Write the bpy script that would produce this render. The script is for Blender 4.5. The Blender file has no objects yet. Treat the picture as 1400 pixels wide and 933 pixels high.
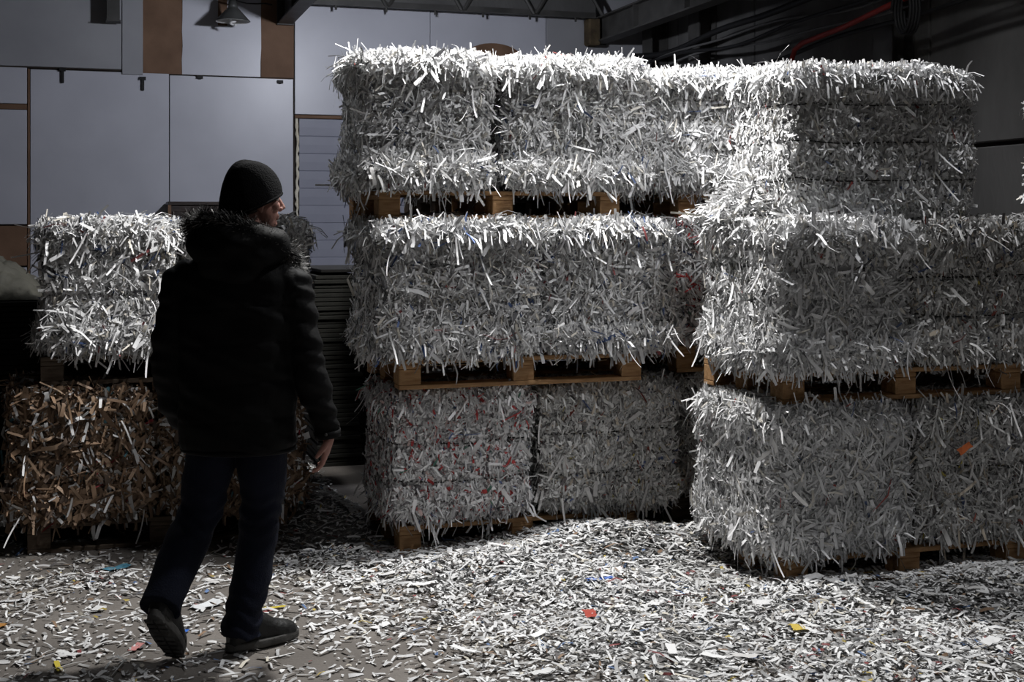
import bpy, bmesh, math, random
import numpy as np
from mathutils import Vector, Matrix, noise

SC = bpy.context.scene
COL = SC.collection
R = math.radians

# ------------------------------------------------------------------ camera, world, lights, exposure
YAW = R(17.7)                      # the photographer looks to the right of the hall's long axis
cam = bpy.data.cameras.new('camera')
cam.sensor_width = 36.0
cam.lens = 45.0
cam.shift_y = -166.0 / 1400.0
cam.clip_start = 0.05
camo = bpy.data.objects.new('camera', cam)
COL.objects.link(camo)
camo.location = (0, 0, 1.66)
camo.rotation_euler = (R(90), 0, -YAW)
SC.camera = camo

w = bpy.data.worlds.new('hall_air')
SC.world = w
w.use_nodes = True
w.node_tree.nodes['Background'].inputs[0].default_value = (0.75, 0.83, 1.0, 1)
w.node_tree.nodes['Background'].inputs[1].default_value = 0.02

vs = SC.view_settings
vs.view_transform = 'Standard'
vs.look = 'None'
vs.gamma = 1.0
vs.use_curve_mapping = False
vs.exposure = 0.0

# lamps of the hall, the last two added as fill: (x, y, z of the bulb, watts, colour, cone in degrees, tilt x, tilt y, label)
LAMPS = [
    (1.95, 6.02, 3.95, 640, (1.0, 0.99, 0.97), 124, 0, 0, 'bright grey high bay lamp hanging above the tall paper stack'),
    (3.5, 4.78, 4.75, 270, (0.98, 0.985, 1.0), 150, 0, 0, 'grey high bay lamp hanging before the right hand stack'),
    (2.2, 9.6, 3.62, 260, (0.88, 0.91, 1.0), 176, 50, 0, 'grey high bay lamp hanging near the panelled back wall'),
    (0.35, 7.9, 4.3, 75, (0.95, 0.97, 1.0), 150, 0, 0, 'added fill lamp hanging above the low stack behind the man'),  # added fill, brightens the tops and the right bale of the low stack
    (1.0, -1.5, 4.2, 130, (0.97, 0.98, 1.0), 150, 0, 0, 'added fill lamp hanging behind the photographer'),  # added fill from behind the camera, lifts the bale fronts
]

# ------------------------------------------------------------------ helpers
def link(o, parent=None):
    COL.objects.link(o)
    if parent is not None:
        o.parent = parent
    return o

def tag(o, label=None, cat=None, group=None, kind=None):
    if label: o['label'] = label
    if cat: o['category'] = cat
    if group: o['group'] = group
    if kind: o['kind'] = kind
    return o

def empty(name, loc=(0, 0, 0), rz=0.0):
    o = bpy.data.objects.new(name, None)
    o.empty_display_size = 0.1
    link(o)
    o.location = loc
    o.rotation_euler = (0, 0, rz)
    return o

def mesh_from(name, v, f, mat=None, smooth=False):
    m = bpy.data.meshes.new(name)
    m.from_pydata([tuple(p) for p in v], [], f)
    if mat: m.materials.append(mat)
    if smooth:
        m.polygons.foreach_set('use_smooth', [True] * len(m.polygons))
    m.update()
    return m

def obj(name, m, parent=None, loc=None, rot=None):
    o = bpy.data.objects.new(name, m)
    link(o, parent)
    if loc is not None: o.location = loc
    if rot is not None: o.rotation_euler = rot
    return o

class MB:
    """collects simple shapes into one mesh"""
    def __init__(s): s.v = []; s.f = []
    def add(s, v, f):
        b = len(s.v); s.v += [tuple(p) for p in v]; s.f += [tuple(i + b for i in q) for q in f]; return s
    def box(s, x0, x1, y0, y1, z0, z1, bev=0.0):
        if bev <= 0:
            v = [(x, y, z) for z in (z0, z1) for y in (y0, y1) for x in (x0, x1)]
            return s.add(v, [(0, 2, 3, 1), (4, 5, 7, 6), (0, 1, 5, 4), (2, 6, 7, 3), (0, 4, 6, 2), (1, 3, 7, 5)])
        bm = bmesh.new()
        bmesh.ops.create_cube(bm, size=1)
        for q in bm.verts:
            q.co = ((x0 + x1) / 2 + q.co.x * (x1 - x0), (y0 + y1) / 2 + q.co.y * (y1 - y0), (z0 + z1) / 2 + q.co.z * (z1 - z0))
        bmesh.ops.bevel(bm, geom=bm.edges[:], offset=bev, segments=1, affect='EDGES')
        bm.verts.index_update()
        s.add([tuple(q.co) for q in bm.verts], [tuple(q.index for q in fc.verts) for fc in bm.faces])
        bm.free(); return s
    def loft(s, rings, caps=True):
        n = len(rings[0]); b = len(s.v)
        for r in rings: s.v += [tuple(p) for p in r]
        for i in range(len(rings) - 1):
            for j in range(n):
                k = (j + 1) % n
                s.f.append((b + i * n + j, b + i * n + k, b + (i + 1) * n + k, b + (i + 1) * n + j))
        if caps:
            s.f.append(tuple(b + j for j in range(n))[::-1])
            s.f.append(tuple(b + (len(rings) - 1) * n + j for j in range(n)))
        return s
    def tube(s, pts, rad, n=10, flat=None, caps=True):
        pts = [Vector(p) for p in pts]
        if not hasattr(rad, '__len__'): rad = [rad] * len(pts)
        rings = []; prev = None
        for i, p in enumerate(pts):
            t = (pts[min(i + 1, len(pts) - 1)] - pts[max(i - 1, 0)]).normalized()
            if prev is None:
                a = Vector((0, 0, 1)) if abs(t.z) < 0.9 else Vector((0, 1, 0))
                u = a.cross(t).normalized()
            else:
                u = (prev - t * prev.dot(t)).normalized()
            prev = u
            v = t.cross(u)
            r = rad[i]
            ru, rv = r if hasattr(r, '__len__') else (r, r)
            rings.append([p + u * (ru * math.cos(2 * math.pi * j / n)) + v * (rv * math.sin(2 * math.pi * j / n)) for j in range(n)])
        return s.loft(rings, caps)
    def ell(s, c, r, rot=None, n=20, m=12):
        c = Vector(c); b = len(s.v)
        M = rot if rot is not None else Matrix.Identity(3)
        for i in range(m + 1):
            ph = math.pi * i / m
            ph = min(max(ph, 0.02), math.pi - 0.02)
            for j in range(n):
                a = 2 * math.pi * j / n
                s.v.append(tuple(c + M @ Vector((r[0] * math.sin(ph) * math.cos(a), r[1] * math.sin(ph) * math.sin(a), r[2] * math.cos(ph)))))
        for i in range(m):
            for j in range(n):
                k = (j + 1) % n
                s.f.append((b + i * n + j, b + (i + 1) * n + j, b + (i + 1) * n + k, b + i * n + k))
        s.f.append(tuple(b + j for j in range(n)))
        s.f.append(tuple(b + m * n + j for j in range(n))[::-1])
        return s
    def mesh(s, name, mat, smooth=False): return mesh_from(name, s.v, s.f, mat, smooth)
    def build(s, name, mat, parent=None, smooth=False): return obj(name, s.mesh(name, mat, smooth), parent)

# ------------------------------------------------------------------ materials
MATS = {}
def nodes(name):
    m = bpy.data.materials.new(name); m.use_nodes = True
    nt = m.node_tree; b = nt.nodes['Principled BSDF']; MATS[name] = m
    return m, nt, b

def noisy(name, c1, c2, scale=8.0, rough=0.7, spec=0.3, bump=0.0, bscale=None, stretch=(1, 1, 1), metal=0.0, detail=5.0, coords='Object'):
    m, nt, b = nodes(name)
    tc = nt.nodes.new('ShaderNodeTexCoord'); mp = nt.nodes.new('ShaderNodeMapping')
    mp.inputs['Scale'].default_value = stretch
    nt.links.new(tc.outputs[coords], mp.inputs[0])
    n = nt.nodes.new('ShaderNodeTexNoise'); n.inputs['Scale'].default_value = scale; n.inputs['Detail'].default_value = detail
    nt.links.new(mp.outputs[0], n.inputs['Vector'])
    cr = nt.nodes.new('ShaderNodeValToRGB')
    cr.color_ramp.elements[0].position = 0.32; cr.color_ramp.elements[0].color = (*c1, 1)
    cr.color_ramp.elements[1].position = 0.68; cr.color_ramp.elements[1].color = (*c2, 1)
    nt.links.new(n.outputs['Fac'], cr.inputs[0]); nt.links.new(cr.outputs[0], b.inputs['Base Color'])
    b.inputs['Roughness'].default_value = rough; b.inputs['Specular IOR Level'].default_value = spec; b.inputs['Metallic'].default_value = metal
    if bump > 0:
        n2 = nt.nodes.new('ShaderNodeTexNoise'); n2.inputs['Scale'].default_value = bscale or scale * 4; n2.inputs['Detail'].default_value = 6
        nt.links.new(mp.outputs[0], n2.inputs['Vector'])
        bp = nt.nodes.new('ShaderNodeBump'); bp.inputs['Strength'].default_value = bump; bp.inputs['Distance'].default_value = 0.02
        nt.links.new(n2.outputs['Fac'], bp.inputs['Height']); nt.links.new(bp.outputs[0], b.inputs['Normal'])
    return m

def strip_material():
    m, nt, b = nodes('shredded_paper')
    a = nt.nodes.new('ShaderNodeAttribute'); a.attribute_name = 'tint'
    nt.links.new(a.outputs['Color'], b.inputs['Base Color'])
    b.inputs['Roughness'].default_value = 0.62; b.inputs['Specular IOR Level'].default_value = 0.35
    return m
PAPER = strip_material()
def plain(name, c, rough=0.6, spec=0.3, metal=0.0): return noisy(name, tuple(x * 0.85 for x in c), tuple(min(1, x * 1.12) for x in c), 14, rough, spec, metal=metal)

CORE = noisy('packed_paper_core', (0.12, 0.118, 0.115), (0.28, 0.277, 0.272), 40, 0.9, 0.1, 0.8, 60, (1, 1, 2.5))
CORE_BROWN = noisy('packed_cardboard_core', (0.045, 0.03, 0.02), (0.13, 0.085, 0.055), 30, 0.9, 0.1, 0.8, 50)
CONCRETE = noisy('concrete_floor', (0.115, 0.103, 0.093), (0.21, 0.19, 0.172), 2.2, 0.82, 0.3, 0.25, 60, detail=9)
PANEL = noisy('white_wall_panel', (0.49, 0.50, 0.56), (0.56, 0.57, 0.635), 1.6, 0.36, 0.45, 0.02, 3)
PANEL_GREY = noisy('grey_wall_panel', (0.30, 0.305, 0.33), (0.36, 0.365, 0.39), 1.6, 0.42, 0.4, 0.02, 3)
BROWN = noisy('brown_hardboard', (0.15, 0.088, 0.055), (0.21, 0.125, 0.08), 4, 0.7, 0.25, 0.08, 60)
BACKING = noisy('dark_backing', (0.03, 0.024, 0.02), (0.055, 0.045, 0.038), 4, 0.85, 0.2)
SHUTTER = noisy('grey_shutter_paint', (0.25, 0.26, 0.32), (0.30, 0.31, 0.375), 2, 0.5, 0.4)
FOAM = noisy('pale_mounting_foam', (0.68, 0.62, 0.48), (0.82, 0.78, 0.66), 20, 0.8, 0.2, 0.4, 60)
DARKCONC = noisy('dark_concrete_wall', (0.075, 0.074, 0.073), (0.145, 0.143, 0.142), 1.7, 0.9, 0.15, 0.25, 22, (1, 1, 0.5), detail=9)
STEEL = noisy('dark_painted_steel', (0.040, 0.039, 0.037), (0.075, 0.073, 0.07), 5, 0.55, 0.35, 0.05, 50)
BLACK = plain('black_rubber', (0.012, 0.012, 0.013), 0.6)
RED = plain('red_hose_rubber', (0.30, 0.025, 0.018), 0.5)
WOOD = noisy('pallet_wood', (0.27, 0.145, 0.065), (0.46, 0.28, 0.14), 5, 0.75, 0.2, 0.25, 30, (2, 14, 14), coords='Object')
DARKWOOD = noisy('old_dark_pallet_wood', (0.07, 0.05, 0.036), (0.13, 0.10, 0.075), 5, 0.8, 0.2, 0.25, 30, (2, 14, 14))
CEIL = noisy('roof_sheet', (0.09, 0.09, 0.095), (0.14, 0.14, 0.145), 1.2, 0.8, 0.2)
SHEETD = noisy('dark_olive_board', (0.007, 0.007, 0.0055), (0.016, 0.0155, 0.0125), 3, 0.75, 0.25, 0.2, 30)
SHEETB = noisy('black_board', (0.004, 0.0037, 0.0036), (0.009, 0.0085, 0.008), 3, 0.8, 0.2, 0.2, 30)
TARP = noisy('grey_green_tarpaulin', (0.035, 0.034, 0.028), (0.07, 0.068, 0.056), 9, 0.7, 0.25, 0.3, 20)
CABWOOD = noisy('dark_stained_wood', (0.018, 0.012, 0.010), (0.045, 0.03, 0.024), 4, 0.45, 0.4, 0.2, 20, (1, 1, 8))
WIRE = plain('dark_baling_wire', (0.015, 0.014, 0.013), 0.45, 0.4, 0.6)
JACKET = noisy('black_parka_cloth', (0.0028, 0.0028, 0.003), (0.0045, 0.0045, 0.005), 12, 0.68, 0.12, 0.12, 40)
KNIT = noisy('black_knit_wool', (0.0025, 0.0025, 0.003), (0.004, 0.004, 0.0045), 30, 0.9, 0.08, 0.35, 160)
JEANS = noisy('dark_navy_denim', (0.004, 0.0053, 0.012), (0.0075, 0.0095, 0.020), 9, 0.85, 0.15, 0.3, 160)
SKIN = noisy('skin', (0.27, 0.135, 0.105), (0.36, 0.185, 0.15), 18, 0.6, 0.25, 0.06, 90)
SHOE = noisy('black_shoe_leather', (0.007, 0.007, 0.007), (0.015, 0.015, 0.015), 15, 0.5, 0.35, 0.2, 60)
SOLE = noisy('dark_grey_sole', (0.03, 0.029, 0.028), (0.085, 0.082, 0.078), 12, 0.75, 0.25, 0.4, 40)
HAIRM = plain('brown_hair', (0.04, 0.026, 0.018), 0.6)
EYEM = plain('eye_white', (0.6, 0.57, 0.54), 0.3)
LAMPGREY = noisy('grey_lamp_enamel', (0.05, 0.052, 0.05), (0.08, 0.082, 0.08), 6, 0.45, 0.4)
LAMPIN = plain('pale_lamp_inside', (0.6, 0.6, 0.58), 0.35)
GLASSW = plain('white_bulb_glass', (0.75, 0.75, 0.75), 0.25, 0.5)

def lamp_glow():
    m, nt, b = nodes('lit_bulb')
    b.inputs['Base Color'].default_value = (0.9, 0.9, 0.9, 1)
    b.inputs['Emission Color'].default_value = (1, 0.97, 0.93, 1); b.inputs['Emission Strength'].default_value = 8
    return m
GLOW = lamp_glow()

# ------------------------------------------------------------------ ribbons of shredded paper (numpy)
def nrm(a): return a / np.maximum(np.linalg.norm(a, axis=-1, keepdims=True), 1e-9)

def ribbons(P, T, N, L, W, bend, twist, col, K=3, centre=True):
    """n paper strips; returns verts, quads, colours"""
    n = len(P)
    T = nrm(T); N = nrm(N - T * np.sum(N * T, -1, keepdims=True)); B = np.cross(N, T)
    pos = P - T * (L[:, None] * 0.5) if centre else P.copy()
    V = np.zeros((n, K + 1, 2, 3))
    off = bend[:, None] * 0.5 if centre else 0
    for i in range(K + 1):
        s = i / K
        a = bend[:, None] * s - off
        nn = N * np.cos(a) - T * np.sin(a)
        e = B * np.cos(twist * s)[:, None] + nn * np.sin(twist * s)[:, None]
        taper = 1.0 if 0 < i < K else 0.86
        V[:, i, 0] = pos + e * (W[:, None] * 0.5 * taper)
        V[:, i, 1] = pos - e * (W[:, None] * 0.5 * taper)
        am = bend[:, None] * (i + 0.5) / K - off
        pos = pos + (T * np.cos(am) + N * np.sin(am)) * (L[:, None] / K)
    base = (np.arange(n) * (K + 1) * 2)[:, None]
    q = []
    for i in range(K):
        q.append(base + np.array([[2 * i, 2 * i + 1, 2 * i + 3, 2 * i + 2]]))
    F = np.stack(q, 1).reshape(-1, 4)
    C = np.repeat(col[:, None, :], (K + 1) * 2, axis=1).reshape(-1, 3)
    return V.reshape(-1, 3), F, C

def ribbon_mesh(name, parts, mat=PAPER):
    vo = 0; Vs = []; Fs = []; Cs = []
    for v, f, c in parts:
        Vs.append(v); Fs.append(f + vo); Cs.append(c); vo += len(v)
    V = np.concatenate(Vs); F = np.concatenate(Fs); C = np.concatenate(Cs)
    m = bpy.data.meshes.new(name)
    m.vertices.add(len(V)); m.vertices.foreach_set('co', V.astype(np.float32).ravel())
    m.loops.add(F.size); m.loops.foreach_set('vertex_index', F.astype(np.int32).ravel())
    m.polygons.add(len(F)); m.polygons.foreach_set('loop_start', np.arange(0, F.size, 4, dtype=np.int32))
    m.update(calc_edges=True)
    a = m.attributes.new('tint', 'FLOAT_COLOR', 'POINT')
    a.data.foreach_set('color', np.concatenate([C, np.ones((len(C), 1))], 1).astype(np.float32).ravel())
    m.materials.append(mat)
    return m

PAL = {
    'white': [((0.80, 0.80, 0.805), 50), ((0.66, 0.66, 0.665), 26), ((0.48, 0.48, 0.485), 14), ((0.68, 0.65, 0.59), 6), ((0.10, 0.14, 0.26), 0.5), ((0.33, 0.08, 0.07), 0.2), ((0.16, 0.16, 0.17), 2)],
    'blue': [((0.78, 0.78, 0.785), 44), ((0.62, 0.62, 0.625), 28), ((0.42, 0.42, 0.425), 14), ((0.64, 0.60, 0.53), 6), ((0.08, 0.13, 0.29), 1.8), ((0.28, 0.08, 0.08), 0.5), ((0.12, 0.12, 0.13), 4)],
    'red': [((0.76, 0.755, 0.76), 44), ((0.60, 0.60, 0.605), 26), ((0.40, 0.39, 0.395), 12), ((0.42, 0.05, 0.05), 5.5), ((0.56, 0.42, 0.40), 3), ((0.09, 0.13, 0.27), 1.2), ((0.13, 0.12, 0.125), 6), ((0.07, 0.16, 0.12), 0.6)],
    'dull': [((0.68, 0.675, 0.665), 40), ((0.54, 0.535, 0.525), 30), ((0.38, 0.375, 0.37), 14), ((0.55, 0.48, 0.39), 5), ((0.09, 0.12, 0.24), 0.7), ((0.33, 0.09, 0.07), 0.7), ((0.42, 0.36, 0.08), 0.25), ((0.14, 0.13, 0.13), 5)],
    'card': [((0.20, 0.128, 0.08), 32), ((0.14, 0.088, 0.054), 24), ((0.30, 0.205, 0.135), 15), ((0.085, 0.058, 0.042), 12), ((0.70, 0.70, 0.70), 10), ((0.42, 0.41, 0.41), 8), ((0.30, 0.04, 0.05), 0.6), ((0.07, 0.17, 0.20), 0.5)],
    'floor': [((0.80, 0.80, 0.80), 44), ((0.64, 0.64, 0.645), 24), ((0.46, 0.455, 0.45), 13), ((0.30, 0.285, 0.27), 7), ((0.60, 0.56, 0.48), 4), ((0.11, 0.18, 0.34), 1.0), ((0.26, 0.07, 0.07), 0.8), ((0.48, 0.37, 0.09), 0.5), ((0.12, 0.11, 0.11), 5), ((0.26, 0.17, 0.11), 2)],
}
def colours(rng, n, pal):
    p = PAL[pal]; wv = np.array([x[1] for x in p], float); wv /= wv.sum()
    c = np.array([x[0] for x in p])[rng.choice(len(p), n, p=wv)]
    return np.clip(c * rng.uniform(0.82, 1.10, (n, 1)), 0.005, 0.9)

# ------------------------------------------------------------------ the hall
YW = 13.2; XW = 5.8; ZC = 5.0; XL = -4.6; YB = -6.0
def structure(name, mb, mat): return tag(mb.build(name, mat), kind='structure')
structure('floor', MB().box(XL - .2, XW + .2, YB, YW + .2, -0.2, 0), CONCRETE)
ceil = structure('ceiling', MB().box(XL - .2, XW + .2, YB, YW + .2, ZC, ZC + .15), CEIL)
wl = structure('wall_left', MB().box(XL - .2, XL, YB, YW, 0, ZC), DARKCONC)
wf = structure('wall_front', MB().box(XL, XW, YB - .2, YB, 0, ZC), DARKCONC)
wb = structure('wall_back', MB().box(XL, XW, YW + .03, YW + .2, 0, ZC), BACKING)

def wall_piece(name, x0, x1, z0, z1, mat, t=0.03, bev=0.004, ragged=0.0, seed=1, y=YW):
    mb = MB()
    if ragged:
        rg = random.Random(seed); n = 14
        lft = [x0 + rg.uniform(-ragged, ragged) * (0.3 + 0.7 * math.sin(i * 0.7 + seed)) for i in range(n)]
        rgt = [x1 + rg.uniform(-ragged, ragged) * (0.3 + 0.7 * math.sin(i * 0.9 + seed)) for i in range(n)]
        rings = []
        for i in range(n):
            z = z0 + (z1 - z0) * i / (n - 1)
            rings.append([(lft[i], y, z), (rgt[i], y, z), (rgt[i], y + t, z), (lft[i], y + t, z)])
        mb.loft(rings)
    else:
        mb.box(x0, x1, y, y + t, z0, z1, bev)
    return mb.build(name, mat, wb)
SEAM = 3.12
# lower row of white sheets
for i, x0 in enumerate((-4.56, -3.28, -1.98)):
    wall_piece('wall_panel', x0, x0 + 1.275, 2.78, SEAM + 0.02, PANEL); wall_piece('wall_panel', x0, x0 + 1.275, 1.615, 2.72, PANEL)
    wall_piece('wall_panel', x0, x0 + 1.275, 0.0, 1.20, PANEL)
    wall_piece('brown_board', x0, x0 + 1.275, 1.215, 1.60, BROWN, 0.028); wall_piece('brown_strip', x0, x0 + 1.275, 2.724, 2.776, BROWN, 0.028)
wall_piece('brown_strip', -0.70, -0.678, 0.0, SEAM, BROWN, 0.028)
wall_piece('wall_panel', -0.674, 0.622, 0.0, SEAM - 0.004, PANEL)
wall_piece('wall_panel', 0.630, 1.855, 0.0, SEAM - 0.018, PANEL)
# upper row: it overlaps the lower one by a few millimetres
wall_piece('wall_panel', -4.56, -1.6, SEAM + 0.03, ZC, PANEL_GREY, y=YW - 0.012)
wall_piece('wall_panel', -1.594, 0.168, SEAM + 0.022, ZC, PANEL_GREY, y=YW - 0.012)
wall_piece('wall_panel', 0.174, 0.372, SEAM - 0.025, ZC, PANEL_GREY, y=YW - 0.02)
wall_piece('brown_board', 0.372, 0.752, SEAM - 0.005, ZC, BROWN, 0.03, ragged=0.008, seed=4)
wall_piece('wall_panel', 0.752, 1.528, SEAM - 0.006, ZC, PANEL, 0.032, ragged=0.010, seed=7, y=YW - 0.006)
wall_piece('brown_board', 1.528, 1.862, SEAM - 0.02, ZC, BROWN, 0.03)
wall_piece('brown_board', 1.10, 1.19, 3.62, ZC, BROWN, 0.01, ragged=0.012, seed=3, y=YW - 0.017)
wall_piece('wall_panel', 1.872, 3.30, 2.745, ZC, PANEL)
wall_piece('wall_panel', 3.305, 4.60, 2.745, ZC, PANEL)
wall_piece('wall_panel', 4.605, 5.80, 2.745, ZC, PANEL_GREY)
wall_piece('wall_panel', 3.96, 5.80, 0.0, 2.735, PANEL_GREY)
wall_piece('brown_strip', 1.872, 3.96, 2.705, 2.738, BROWN, 0.03)
# seam laths and little hooks
for x0, x1, z, h in ((-1.98, 0.17, SEAM + 0.008, 0.012), (0.63, 1.86, SEAM - 0.014, 0.008)):
    obj('seam_lath', MB().box(x0, x1, YW - 0.004, YW, z, z + h).mesh('seam_lath', BACKING), wb)
for x, z, h in ((-0.38, 2.99, 0.14), (0.37, 2.94, 0.13), (0.92, 3.07, 0.03), (1.72, 3.05, 0.03)):
    mb = MB().box(x - 0.014, x + 0.014, YW - 0.025, YW, z, z + h, 0.003); mb.box(x - 0.03, x + 0.03, YW - 0.03, YW, z + h - 0.025, z + h + 0.005)
    mb.build('wall_hook', BLACK, wb)
# foam bead down the side of the shutter
rg = random.Random(5)
pts = [(1.895 + rg.uniform(-0.008, 0.008), YW - 0.008, z) for z in np.linspace(0.9, 2.70, 46)]
MB().tube(pts, [rg.uniform(0.010, 0.021) for _ in pts], 7).build('foam_bead', FOAM, wb, True)
# brown patch with a rounded top, high on the wall behind the stack
n = 16; ring = [(4.00 + 0.32 * math.cos(a), 3.40 + 0.16 * math.sin(a)) for a in np.linspace(0, math.pi, n)]
ring = [(4.32, 2.9)] + ring + [(3.68, 2.9)]
MB().loft([[(x, YW - 0.02, z) for x, z in ring], [(x, YW, z) for x, z in ring]]).build('brown_board', BROWN, wb)

# grey roller shutter in the back wall, each slat its own piece
sh = empty('door_1', (1.91, YW - 0.015, 0)); tag(sh, kind='structure')
slat = MB()
prof = [(0.0, 0.0), (-0.006, 0.006), (-0.008, 0.09), (-0.006, 0.172), (0.0, 0.1782), (0.02, 0.1782), (0.02, 0.0)]
slat.loft([[(x, a, b) for a, b in prof] for x in (0.0, 2.03)])
slat_m = slat.mesh('shutter_slat', SHUTTER)
for k in range(15): obj('shutter_slat', slat_m, sh, (0.005, 0.0, 0.02 + k * 0.1785))

# right wall: dark concrete slabs between steel columns
wr = structure('wall_right', MB().box(XW + .06, XW + .25, YB, YW, 0, ZC), BACKING)
ys = [-6.0, -3.2, -0.4, 2.4, 5.2, 8.05, 10.72, 12.4, 13.2]
for k in range(len(ys) - 1):
    for z0, z1 in ((0.0, 2.165), (2.195, 5.0)):
        MB().box(XW + (0.02 if z0 == 0 else 0.0), XW + .08, ys[k] + .012, ys[k + 1] - .012, z0, z1, 0.008).build('concrete_slab', DARKCONC, wr)
for y in (12.75, 11.6, 8.35, 3.0, -1.0):
    c = MB()
    c.box(XW - .02, XW - .004, y - .12, y + .12, 0, ZC); c.box(XW - .20, XW - .185, y - .12, y + .12, 0, ZC); c.box(XW - .185, XW - .02, y - .008, y + .008, 0, ZC)
    co = tag(c.build('steel_column', STEEL, wr))
# steel under the roof: two beams along the hall and a light truss on the back wall
def beam(name, x, y0, y1, z, h, bw, label):
    e = empty(name, (x, y0, z)); tag(e, label, 'beam')
    L = y1 - y0
    MB().box(-bw / 2, bw / 2, 0, L, 0, .018).build('lower_flange', STEEL, e)
    MB().box(-bw / 2, bw / 2, 0, L, h - .018, h).build('upper_flange', STEEL, e)
    MB().box(-.012, .012, 0, L, .018, h - .018).build('web', STEEL, e)
    for k in range(int(L / 1.2) + 1): 
        MB().box(-bw / 2 + .005, bw / 2 - .005, min(k * 1.2 + .02, L - .02), min(k * 1.2 + .03, L - .01), .018, h - .018).build('stiffener', STEEL, e)
    MB().box(-bw / 2 - .01, bw / 2 + .01, L - .03, L, -.01, h + .01).build('end_plate', STEEL, e)
    return e
beam('roof_beam', 1.77, 8.6, 13.17, 3.66, 0.26, 0.15, 'dark steel roof beam meeting the brown board near the pendant lamp')
beam('roof_beam', 5.20, 0.0, 13.17, 3.60, 0.27, 0.15, 'long dark steel roof beam running out above the tall paper stack')
cb = empty('cross_beam', (XL + .05, 8.5, 3.66)); tag(cb, 'dark steel cross beam spanning the hall under the roof', 'beam')
MB().box(0, XW - XL - .1, -.07, .07, .28, .30).build('lower_flange', STEEL, cb); MB().box(0, XW - XL - .1, -.07, .07, .52, .54).build('upper_flange', STEEL, cb); MB().box(0, XW - XL - .1, -.01, .01, .30, .52).build('web', STEEL, cb)
tr = empty('roof_truss', (1.9, 12.95, 3.84)); tag(tr, 'thin dark steel truss along the top of the white back wall', 'truss')
MB().box(0, 3.2, -.035, .035, 0, .012).add([], []).box(0, 3.2, .023, .035, 0, .07).build('lower_chord', STEEL, tr)
MB().box(0, 3.2, -.035, .035, .62, .68).build('upper_chord', STEEL, tr)
for k in range(4):
    a = .1 + k * .8
    MB().tube([(a, 0, .02), (a + .38, 0, .64)], .022, 6).build('diagonal', STEEL, tr); MB().tube([(a + .40, 0, .64), (a + .78, 0, .02)], .022, 6).build('diagonal', STEEL, tr)
for k in range(6): MB().tube([(.35 + k * .52, -.01, .0), (.35 + k * .52, -.01, -.045)], .013, 6).build('bolt', STEEL, tr)
MB().box(0, 3.2, .04, .06, .07, .9).build('backing_sheet', DARKCONC, tr)
# stub of a column end over the upper left
st = empty('hanging_bracket', (0.09, 13.0, 3.58)); tag(st, 'short dark steel bracket at the top left of the wall', 'bracket')
MB().box(-.07, .07, -.06, .12, 0, .012).build('foot_plate', STEEL, st); MB().box(-.06, .06, -.05, .10, .012, 1.42).build('post', STEEL, st)
bs = empty('timber_block', (5.09, 13.05, 3.56)); tag(bs, 'rough brownish block packed under the end of the long roof beam', 'block')
MB().box(-.07, .07, -.08, .10, 0, .30, .02).build('block_body', noisy('rough_rust', (0.06, .045, .03), (.13, .10, .06), 9, .9, .1, .6, 20), bs)

# pendant lamp close to the back wall (switched off)
def pendant():
    x, y, z = 1.205, 12.75, 3.60
    e = empty('pendant_lamp', (x, y, z)); tag(e, 'unlit conical grey pendant lamp hanging before the white wall', 'lamp')
    n = 28
    prof = [(0.168, 0.0), (0.160, 0.012), (0.055, 0.125), (0.05, 0.13)]
    inn = [(0.047, 0.122), (0.152, 0.008), (0.164, -0.003)]
    rings = [[(r * math.cos(2 * math.pi * j / n), r * math.sin(2 * math.pi * j / n), h) for j in range(n)] for r, h in prof]
    MB().loft(rings, False).build('lamp_shade', LAMPGREY, e, True)
    rings = [[(r * math.cos(2 * math.pi * j / n), r * math.sin(2 * math.pi * j / n), h) for j in range(n)] for r, h in inn]
    MB().loft(rings, False).build('shade_lining', LAMPIN, e, True)
    MB().tube([(0, 0, .125), (0, 0, .16), (0, 0, .20), (0, 0, .225)], [.05, .046, .036, .015], 16).build('socket', LAMPGREY, e, True)
    sp = [(.026 * math.cos(a), .026 * math.sin(a), -.035 + .006 * a * .9) for a in np.linspace(0, 6 * math.pi, 60)]
    MB().tube(sp, .009, 7).build('bulb', GLASSW, e, True)
    MB().tube([(0, 0, .08), (0, 0, .14)], .022, 12).build('bulb_base', LAMPIN, e, True)
    MB().tube([(0, 0, .22), (0.004, 0, .8), (0, 0, ZC - z)], .008, 8).build('hanging_rod', LAMPGREY, e, True)
    c = [(0.02, 0, .215), (.06, .02, .20), (.14, .05, .19), (.24, .1, .20), (.34, .2, .225), (.42, .36, .24)]
    MB().tube(c, .0075, 7).build('power_cable', BLACK, e, True)
pendant()

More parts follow.
